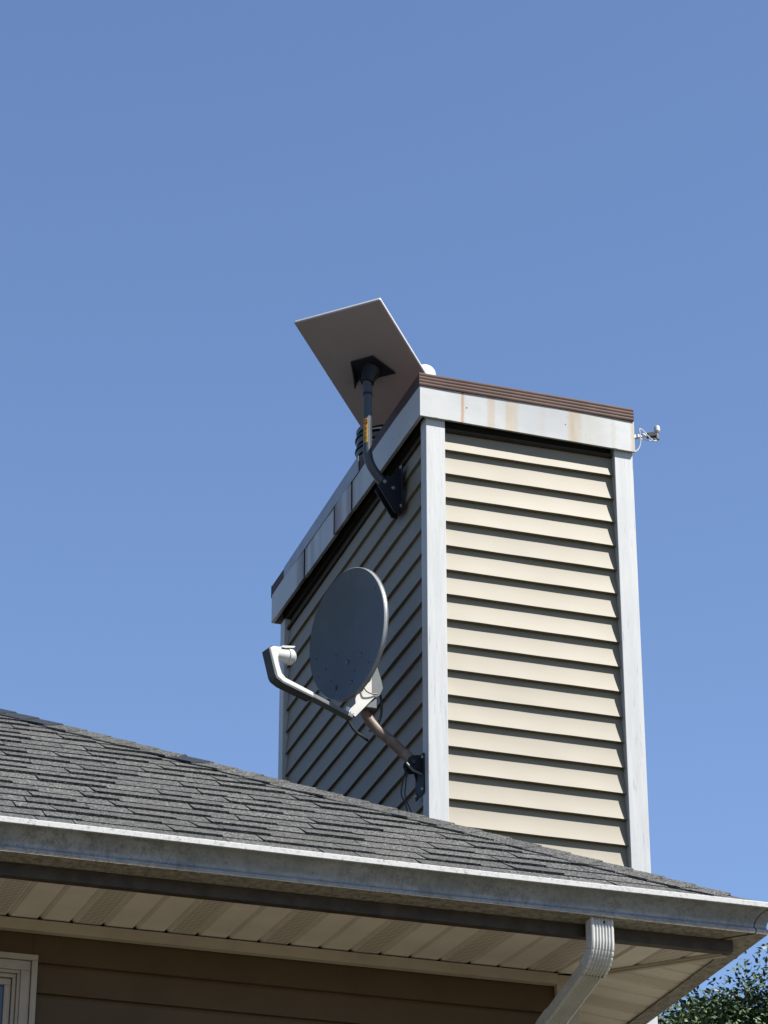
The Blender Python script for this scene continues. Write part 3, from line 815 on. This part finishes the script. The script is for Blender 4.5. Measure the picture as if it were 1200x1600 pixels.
# side gusset hanging under the plate
obj('gusset', B().prism([pc+pu*a+pv*b2-pn*h for a, b2, h in ((-.066, .050, .010), (-.094, -.058, .012), (-.098, -.060, .045), (-.078, -.010, .038))], pu*.005), 'black_bracket', pa)
mast = B()
MX = 3.084
pts = [Vector((MX, 9.75, 7.46)), Vector((MX, 9.75, 7.3)), Vector((MX+.001, 9.75, 7.115))]
p0, p1_, p2_, p3_ = pts[-1], Vector((MX+.001, 9.75, 7.05)), Vector((3.125, 9.75, 7.005)), Vector((3.180, 9.745, 6.950))
bez = [p0*(1-t)**3+p1_*3*t*(1-t)**2+p2_*3*t*t*(1-t)+p3_*t**3 for t in np.linspace(0, 1, 14)]
obj('mast', B().tube([pts[0], pts[1], Vector((MX, 9.75, 7.116))], .0172, 28), 'navy_metal', pa, smooth=30)
obj('curved_foot', B().tube([Vector((MX, 9.75, 7.121))]+bez, .0192, 28), 'navy_metal', pa, smooth=30)
obj('collar', B().tube([(MX, 9.75, 7.372), (MX, 9.75, 7.381)], .0195, 24), 'black_bracket', pa, smooth=30)
obj('collar', B().tube([(MX, 9.75, 7.381), (MX, 9.75, 7.44)], .0190, 24), 'navy_metal', pa, smooth=30)
# yellow warning sticker wrapped on the pipe
def arcpatch(r, a0, a1, z0, z1, n=10, th=.0004):
    g_ = [[Vector((MX+r*math.cos(q), 9.75+r*math.sin(q), z)) for q in np.linspace(a0, a1, n)] for z in (z0, z1)]
    return B().sheet(g_, Vector((0, 0, 0)) if th == 0 else Vector((-.0003, -.0003, 0)))
A0, A1 = math.radians(188), math.radians(262)
stk = obj('warning_sticker', arcpatch(.0176, A0, A1, 7.146, 7.258), 'sticker_yellow', pa)
def stroke(pts_, wd_=.0016):
    """pts_ in sticker space: u 0..1 across, v metres up"""
    b = B()
    for (u0, v0), (u1, v1) in zip(pts_[:-1], pts_[1:]):
        P3 = []
        for u, v in ((u0, v0), (u1, v1)):
            q = A0+(A1-A0)*u; P3.append(Vector((MX+.0181*math.cos(q), 9.75+.0181*math.sin(q), 7.146+v)))
        b.tube(P3, wd_, 5)
    return b
obj('sticker_print', stroke([(.15, .104), (.85, .104), (.85, .088), (.2, .088), (.2, .098)], .0022), 'sticker_print', stk)
obj('sticker_print', stroke([(.25, .080), (.7, .066), (.3, .052), (.75, .042)], .0020), 'sticker_print', stk)
obj('sticker_print', stroke([(.2, .018), (.5, .034), (.8, .018), (.2, .018)], .0010), 'sticker_print', stk)
# wall bracket
wbk = empty('wall_bracket', (3.2, 9.73, 6.95), pa)
fl = [(3.120, 6.952), (3.160, 7.004), (3.176, 7.000), (3.216, 7.070), (3.216, 6.835), (3.190, 6.840)]
obj('flange', B().prism([Vector((x, 9.722, z)) for x, z in fl], (0, .004, 0)), 'black_bracket', wbk)
obj('flange', B().prism([Vector((x, 9.766, z)) for x, z in fl], (0, .004, 0)), 'black_bracket', wbk)
obj('base_plate', B().box(3.2105, 3.2155, 9.690, 9.815, 6.845, 7.052), 'black_bracket', wbk, bevel=.002)
for (x, y, z, ax) in ((3.150, 9.718, 6.972, (0, -1, 0)), (3.185, 9.718, 6.948, (0, -1, 0))):
    obj('bolt', B().lathe([(.0, .007), (.0055, .0065), (.0065, .002), (.009, .0015), (.009, 0)], (x, y+.003, z), 6, ax), 'bolt_metal', wbk)
for (y, z) in ((9.70, 7.035), (9.70, 6.862), (9.805, 7.035), (9.805, 6.862)):
    obj('bolt', B().lathe([(.0, .006), (.0055, .0055), (.0065, .001), (.009, .001), (.009, 0)], (3.2105, y, z), 6, (-1, 0, 0)), 'bolt_metal', wbk)
# antenna cable running down the wall
obj('antenna_cable', B().tube([(3.10, 9.763, 7.40), (3.108, 9.772, 7.2), (3.108, 9.775, 7.08), (3.15, 9.80, 6.97), (3.19, 9.80, 6.93), (3.205, 9.81, 6.86)], .0028, 8), 'black_cable', pa, smooth=30)

# ------------------------------------------------------------------ satellite dish
sd_ = empty('satellite_dish', (3.2, 9.47, 5.62))
tag(sd_, 'grey oval satellite dish on a rusty bent pipe fixed to the shaded chimney side', 'satellite dish')
dc = Vector((2.9453, 9.57, 6.2067)); dn3 = Vector((-.9617, -.274, -.002)).normalized()
da = Vector((.2221, -.7836, .5802)).normalized(); db = dn3.cross(da).normalized()
if db.z < 0: db = -db
RA, RB = .25, .275
DEP = .040
def dish_pt(r, q, off=0.0):
    return dc+da*(RA*r*math.cos(q))+db*(RB*r*math.sin(q))+dn3*(DEP*(r*r-1)+off)
NQ = 96
rings = []
fr = [i/16 for i in range(1, 17)]
for r in fr: rings.append([dish_pt(r, 2*math.pi*j/NQ) for j in range(NQ)])
rings.append([dish_pt(1.006, 2*math.pi*j/NQ, .0005) for j in range(NQ)])
frb = B(); o = 0
frb.loft(rings, True, False)
ci = len(frb.v); frb.v.append(tuple(dish_pt(0, 0))); frb.f += [(ci, j, (j+1) % NQ) for j in range(NQ)]
obj('reflector', frb, 'dish_shaded_paint', sd_, smooth=50)
rings = [[dish_pt(1.007, 2*math.pi*j/NQ, .0008) for j in range(NQ)], [dish_pt(1.016, 2*math.pi*j/NQ, -.002) for j in range(NQ)], [dish_pt(1.018, 2*math.pi*j/NQ, -.0135) for j in range(NQ)], [dish_pt(1.026, 2*math.pi*j/NQ, -.0150) for j in range(NQ)], [dish_pt(1.026, 2*math.pi*j/NQ, -.0165) for j in range(NQ)], [dish_pt(1.0, 2*math.pi*j/NQ, -.0155) for j in range(NQ)]]
obj('dish_rim', B().loft(rings, True, False), 'dish_rim', sd_, smooth=50)
rb = B(); rings = [[dish_pt(r, 2*math.pi*j/NQ, -.004-.011*r) for j in range(NQ)] for r in fr]
rb.loft(rings, True, False); ci = len(rb.v); rb.v.append(tuple(dish_pt(0, 0, -.004))); rb.f += [(ci, j, (j+1) % NQ) for j in range(NQ)]
obj('dish_back', rb, 'dish_rim', sd_, smooth=50)
hx = Vector((.274, -.9617, 0)); vy = Vector((0, 0, 1))
def on_dish(h, v, off=0.0):
    p = hx*h+vy*v; a = p.dot(da)/RA; b2 = p.dot(db)/RB; r = math.hypot(a, b2); return dish_pt(r, math.atan2(b2, a), off)
for h, v, s_ in ((.048, -.101, 1), (-.045, -.098, 1), (.007, -.205, 1)):
    p = on_dish(h, v, .0)
    obj('bolt_head', B().lathe([(.0, .0045), (.007, .004), (.0095, .001), (.0095, -.002)], p, 20, dn3), 'arm_paint', sd_, smooth=30)
    obj('washer', B().lathe([(.0, .0008), (.0125, .0008), (.0125, -.002)], p, 20, dn3), 'black_cable', sd_)
for h, v in ((-.225, -.02), (-.172, -.08), (.018, -.157), (-.205, -.106), (-.132, -.146), (.13, -.165), (-.12, -.04), (.19, .12)):
    obj('rivet', B().lathe([(.0, .001), (.0042, .0008), (.0042, -.002)], on_dish(h, v), 12, dn3), 'black_cable', sd_)
obj('drain_slot', B().obox(on_dish(-.088, -.200), hx, vy, dn3, .0045, .018, .0012), 'black_cable', sd_)
# feed arm and feed housing, laid out in the plane of the dish axis: (a, z) = metres away from the wall-side point F0
F0 = Vector((2.6793, 9.4400, 5.9287)); fn = Vector((.9617, .274, 0)); fh = Vector((.274, -.9617, 0))
def FP(a, z, h=0.0): return F0+fn*a+Vector((0, 0, z))+fh*h
def slab(pts_, h0, h1, c=.003):
    """closed profile in the (a, z) plane swept across the arm's width with softened edges"""
    cxm = sum(p[0] for p in pts_)/len(pts_); czm = sum(p[1] for p in pts_)/len(pts_)
    P = [FP(a, z, h0) for a, z in pts_]
    return B().prism(P, fh*(h1-h0))
ad = (FP(.2906, -.0728)-FP(.1133, -.0295)).normalized(); asd = fh; aup = ad.cross(asd)
if aup.z < 0: aup = -aup
obj('feed_arm', slab([(.1100, -.0300), (.2906, -.0728), (.2906, -.0905), (.1100, -.0472)], -.038, -.001), 'arm_paint', sd_, bevel=.003)
body = [(-.0805, .1049), (-.066, .1160), (-.0304, .1210), (-.0290, .1130), (-.0395, .0920), (-.0435, .0751), (-.0402, .0498), (-.0255, .0145), (-.0084, .0005), (.1133, -.0285), (.1135, -.0450), (-.0193, -.0177), (-.0448, -.0032)]
obj('feed_housing', slab(body, -.046, 0), 'light_grey_plastic', sd_, bevel=.0025)
cover = [(-.0850, .1035), (-.0700, .1185), (-.066, .1165), (-.0803, .1049), (-.0450, -.0034), (-.0195, -.0182), (.1135, -.0455), (.1135, -.0500), (-.0200, -.0225), (-.0480, -.0090), (-.0560, .0040)]
obj('housing_cover', slab(cover, -.050, -.0015), 'dark_grey_plastic', sd_)
fd = (fn+Vector((0, 0, .10))).normalized(); fh0 = FP(-.052, .094, -.024)
obj('feed_horn', B().tube([fh0, fh0+fd*.030, fh0+fd*.060, fh0+fd*.061, fh0+fd*.080, fh0+fd*.086], [.021, .0245, .0265, .030, .030, .024], 28), 'light_grey_plastic', sd_, smooth=30)
obj('feed_cap', B().tube([fh0+fd*.0855, fh0+fd*.090, fh0+fd*.092], [.026, .022, .012], 28), 'panel_edge', sd_, smooth=40)
obj('horn_shield', slab([(-.0340, .1230), (-.020, .1310), (.0330, .1420), (.0280, .1340), (-.010, .1240)], -.042, -.004), 'light_grey_plastic', sd_)
# mounting plate behind the dish
def PQ(x, z, y): return Vector((x, y, z))
pl = [(2.941, 5.869), (2.972, 5.852), (3.050, 5.945), (3.036, 5.950), (3.036, 6.06), (3.006, 6.02), (2.982, 5.955), (2.972, 5.925), (2.973, 5.905)]
obj('mount_plate', B().prism([PQ(x, z, 9.535) for x, z in pl], (0, .003, 0)), 'galv_plate', sd_)
pl2 = [(3.036, 5.93), (3.036, 6.08), (3.050, 6.10), (3.075, 6.02), (3.082, 5.985), (3.070, 5.955)]  # shaded side of the white plate, its shade put in as dark paint
obj('mount_shaded_side', B().prism([PQ(x, z, 9.5395) for x, z in pl2], (0, .003, 0)), 'arm_paint', sd_)
obj('back_bracket', B().box(3.000, 3.060, 9.545, 9.60, 5.90, 6.15).box(3.012, 3.045, 9.545, 9.62, 6.05, 6.25), 'arm_paint', sd_, bevel=.003)
obj('arm_clip', B().obox((2.940, 9.530, 5.872), ad, asd, aup, .008, .004, .012), 'panel_edge', sd_)
for x, z, r in ((2.9975, 5.972, .009), (3.026, 6.015, .009)):
    obj('bolt', B().lathe([(0, .012), (r*.6, .0115), (r*.7, .005), (r, .0045), (r, 0)], (x, 9.535, z), 16, (-.2, -1, 0)), 'bolt_metal', sd_, smooth=30)
for x, z in ((2.953, 5.868), (2.964, 5.862)):
    obj('rivet', B().lathe([(0, .0008), (.002, .0006), (.002, 0)], (x, 9.5345, z), 8, (0, -1, 0)), 'black_cable', sd_)
# bent pipe
q0, q1, q2, q3 = Vector((3.020, 9.592, 6.03)), Vector((3.026, 9.592, 5.905)), Vector((3.064, 9.580, 5.842)), Vector((3.188, 9.500, 5.682))
pp = [q0, Vector((3.022, 9.592, 5.96))]
for t in np.linspace(0, 1, 12): pp.append(q1*(1-t)**2+(q1*.25+q2*.75+Vector((-.012, 0, -.012)))*2*t*(1-t)+(q2*.65+q3*.35)*t*t)
pp.append(q3)
obj('mast_pipe', B().tube(pp, .0205, 28), 'rusty_pipe', sd_, smooth=40)
# foot: pivoting cheeks and wall plate
foot = empty('wall_mount', (3.2, 9.48, 5.62), sd_)
def disc_cheek(y):
    c_ = Vector((3.184, y, 5.668)); L = []
    for i in range(14):
        q = math.radians(100+i*200/13); L.append(c_+Vector((math.cos(q)*.028, 0, math.sin(q)*.028)))
    L += [Vector((3.212, y, 5.60)), Vector((3.212, y, 5.70))]
    return L
obj('cheek', B().prism(disc_cheek(9.468), (0, .003, 0)), 'mount_metal', foot)
obj('cheek', B().prism(disc_cheek(9.520), (0, .003, 0)), 'mount_metal', foot)
obj('base_plate', B().box(3.209, 3.214, 9.440, 9.540, 5.540, 5.700), 'mount_metal', foot, bevel=.002)
obj('pivot_bolt', B().lathe([(0, .007), (.008, .006), (.010, .001), (.010, 0)], (3.178, 9.468, 5.668), 16, (0, -1, 0)), 'black_cable', foot, smooth=30)
obj('strut', B().tube([(3.150, 9.466, 5.66), (3.175, 9.462, 5.632), (3.212, 9.458, 5.618)], .005, 8), 'arm_paint', foot, smooth=30)
for (y, z) in ((9.450, 5.685), (9.450, 5.557), (9.530, 5.685), (9.530, 5.557)):
    obj('bolt', B().lathe([(0, .007), (.006, .006), (.008, .001), (.008, 0)], (3.209, y, z), 6, (-1, 0, 0)), 'bolt_metal', foot)
def curve(P_, n=24):
    """Catmull-Rom through points"""
    P_ = [Vector(p) for p in P_]; P_ = [P_[0]*2-P_[1]]+P_+[P_[-1]*2-P_[-2]]; out = []
    for i in range(1, len(P_)-2):
        for t in np.linspace(0, 1, n//(len(P_)-3)+2)[:-1]:
            a, b2, c_, d_ = P_[i-1:i+3]
            out.append(.5*((2*b2)+(c_-a)*t+(2*a-5*b2+4*c_-d_)*t*t+(3*b2-3*c_+d_-a)*t**3))
    out.append(P_[-2]); return out
obj('cable', B().tube(curve([(3.066, 9.56, 6.02), (3.086, 9.57, 5.94), (3.082, 9.57, 5.875), (3.060, 9.57, 5.835), (3.05, 9.60, 5.83)], 30), .0050, 8), 'black_cable', sd_, smooth=40)
obj('cable', B().tube(curve([(2.945, 9.54, 5.838), (2.965, 9.55, 5.812), (2.985, 9.56, 5.800), (3.01, 9.57, 5.79), (3.04, 9.60, 5.79)], 30), .0052, 8), 'black_cable', sd_, smooth=40)
obj('cable', B().tube(curve([(3.160, 9.50, 5.655), (3.150, 9.51, 5.60), (3.145, 9.51, 5.55), (3.165, 9.51, 5.50), (3.17, 9.50, 5.40)], 30), .0030, 8), 'black_cable', sd_, smooth=40)
obj('cable', B().tube(curve([(3.165, 9.50, 5.64), (3.162, 9.51, 5.59), (3.160, 9.51, 5.545), (3.185, 9.51, 5.48)], 30), .0026, 8), 'black_cable', sd_, smooth=40)
obj('cable', B().tube(curve([(3.001, 9.524, 5.972), (3.012, 9.522, 5.955), (3.035, 9.527, 5.950), (3.058, 9.532, 5.955)], 20), .0026, 8), 'black_cable', sd_, smooth=40)

# ------------------------------------------------------------------ small sensor at the right corner
ss = empty('weather_sensor', (4.097, 9.5, 7.21))
tag(ss, 'tiny grey sensor on a short white arm beside the right end of the chimney top', 'sensor')
obj('arm', B().obox((4.158, 9.5, 7.232), Vector((.93, 0, .30)).normalized(), (0, 1, 0), Vector((-.30, 0, .93)).normalized(), .062, .006, .0075), 'white_dome', ss, bevel=.002)
obj('clamp', B().obox((4.222, 9.5, 7.249), Vector((.93, 0, .30)).normalized(), (0, 1, 0), Vector((-.30, 0, .93)).normalized(), .020, .011, .010), 'mount_metal', ss, bevel=.002)
obj('sensor_head', B().lathe([(0, .000), (.009, .001), (.011, .006), (.0125, .008), (.0125, .024), (.011, .030), (.006, .033), (0, .034)], (4.249, 9.5, 7.263), 20), 'light_grey_plastic', ss, smooth=30)
obj('connector', B().lathe([(0, 0), (.010, 0), (.011, .006), (.008, .008), (.009, .016), (.007, .018), (.008, .028), (0, .028)], (4.247, 9.499, 7.232), 14), 'bolt_metal', ss, smooth=30)
obj('connector', B().lathe([(0, 0), (.007, 0), (.0075, .007), (.004, .008), (.004, .012)], (4.236, 9.498, 7.224), 12, (-.3, 0, 1)), 'arm_paint', ss, smooth=30)
obj('cable', B().tube(curve([(4.243, 9.495, 7.225), (4.228, 9.493, 7.220), (4.205, 9.49, 7.235), (4.178, 9.487, 7.258), (4.165, 9.485, 7.258), (4.167, 9.485, 7.225), (4.166, 9.485, 7.195), (4.155, 9.485, 7.165), (4.130, 9.48, 7.142), (4.10, 9.48, 7.13)], 60), .0026, 8), 'white_cable', ss, smooth=40)
obj('cable', B().tube(curve([(4.236, 9.498, 7.221), (4.20, 9.50, 7.222), (4.16, 9.50, 7.222), (4.135, 9.50, 7.212), (4.10, 9.50, 7.20)], 40), .0022, 8), 'white_cable', ss, smooth=40)

# ------------------------------------------------------------------ tree behind the corner
def tree(label, base, blobs, nleaf, size):
    t = empty('leafy_tree', base); tag(t, label, 'tree')
    bx_, by_ = base[0], base[1]
    tb = B(); tb.tube([(bx_, by_, -.05), (bx_+.05, by_, 1.6), (bx_-.05, by_+.1, 3.4), (bx_, by_, 5.0), (bx_+.05, by_, 6.4)], [.17, .14, .11, .08, .03], 12)
    for (c_, r_) in blobs:
        c_ = Vector(c_)
        st_ = Vector((bx_, by_, max(2.2, c_.z-1.2)))
        tb.tube([st_, st_.lerp(c_, .5)+Vector((0, 0, .15)), c_], [.06, .04, .012], 7)
        for _ in range(9):
            dd = Vector(rng.normal(size=3)).normalized()
            tb.tube([c_.lerp(st_, .2), c_+dd*r_*.5, c_+dd*r_*.93+Vector((0, 0, .05))], [.018, .010, .003], 5)
    obj('trunk', tb, 'bark', t, smooth=40)
    vol = np.array([r_**2 for _, r_ in blobs]); vol = vol/vol.sum()
    V = []; F = []
    # leaves sit in small sprays so that gaps and clumps appear
    nspray = nleaf//14
    which = rng.choice(len(blobs), nspray, p=vol)
    dirs = rng.normal(size=(nspray, 3)); dirs /= np.linalg.norm(dirs, axis=1)[:, None]
    rad = rng.uniform(.35, 1.0, nspray)**.45
    lump = 1+.16*np.sin(dirs[:, 0]*7+which*2)*np.cos(dirs[:, 1]*6)+.10*np.sin(dirs[:, 2]*13+dirs[:, 0]*9)
    cs = np.array([tuple(b[0]) for b in blobs])[which]+dirs*(np.array([b[1] for b in blobs])[which]*rad*lump)[:, None]
    ctr = np.repeat(cs, 14, axis=0)+rng.normal(size=(nspray*14, 3))*.052
    n = len(ctr)
    nrm = np.repeat(dirs, 14, axis=0)*.5+rng.normal(size=(n, 3))*.65+np.array([0, 0, .35]); nrm /= np.linalg.norm(nrm, axis=1)[:, None]
    ax = np.cross(nrm, rng.normal(size=(n, 3))); ax /= np.linalg.norm(ax, axis=1)[:, None]; ay = np.cross(nrm, ax)
    L_ = (size*rng.uniform(.6, 1.25, n))[:, None]; W_ = L_*.50
    quad = np.stack([ctr-ax*L_, ctr+ay*W_+nrm*L_*.10, ctr+ax*L_, ctr-ay*W_+nrm*L_*.10], 1).reshape(-1, 3)
    me = bpy.data.meshes.new('crown'); o3 = np.array(base)
    cc_ = quad.mean(0)
    me.vertices.add(len(quad)); me.vertices.foreach_set('co', (quad-cc_).astype(np.float32).ravel())
    me.loops.add(len(quad)); me.loops.foreach_set('vertex_index', np.arange(len(quad), dtype=np.int32))
    me.polygons.add(n); me.polygons.foreach_set('loop_start', (np.arange(n)*4).astype(np.int32))
    me.update(calc_edges=True); me.validate()
    me.materials.append(M['leaf'])
    o = bpy.data.objects.new('crown', me); C.objects.link(o); o.parent = t; o.location = Vector(cc_)-Vector(base)
    return t
tree('dense dark green leafy tree standing behind the lower right roof corner', (8.0, 16.0, 0),
     [((7.80, 15.75, 5.96), 1.20), ((7.02, 15.45, 5.74), 1.00), ((8.45, 16.4, 6.10), 1.05), ((8.3, 16.0, 5.0), 1.0)], 620000, .0215)
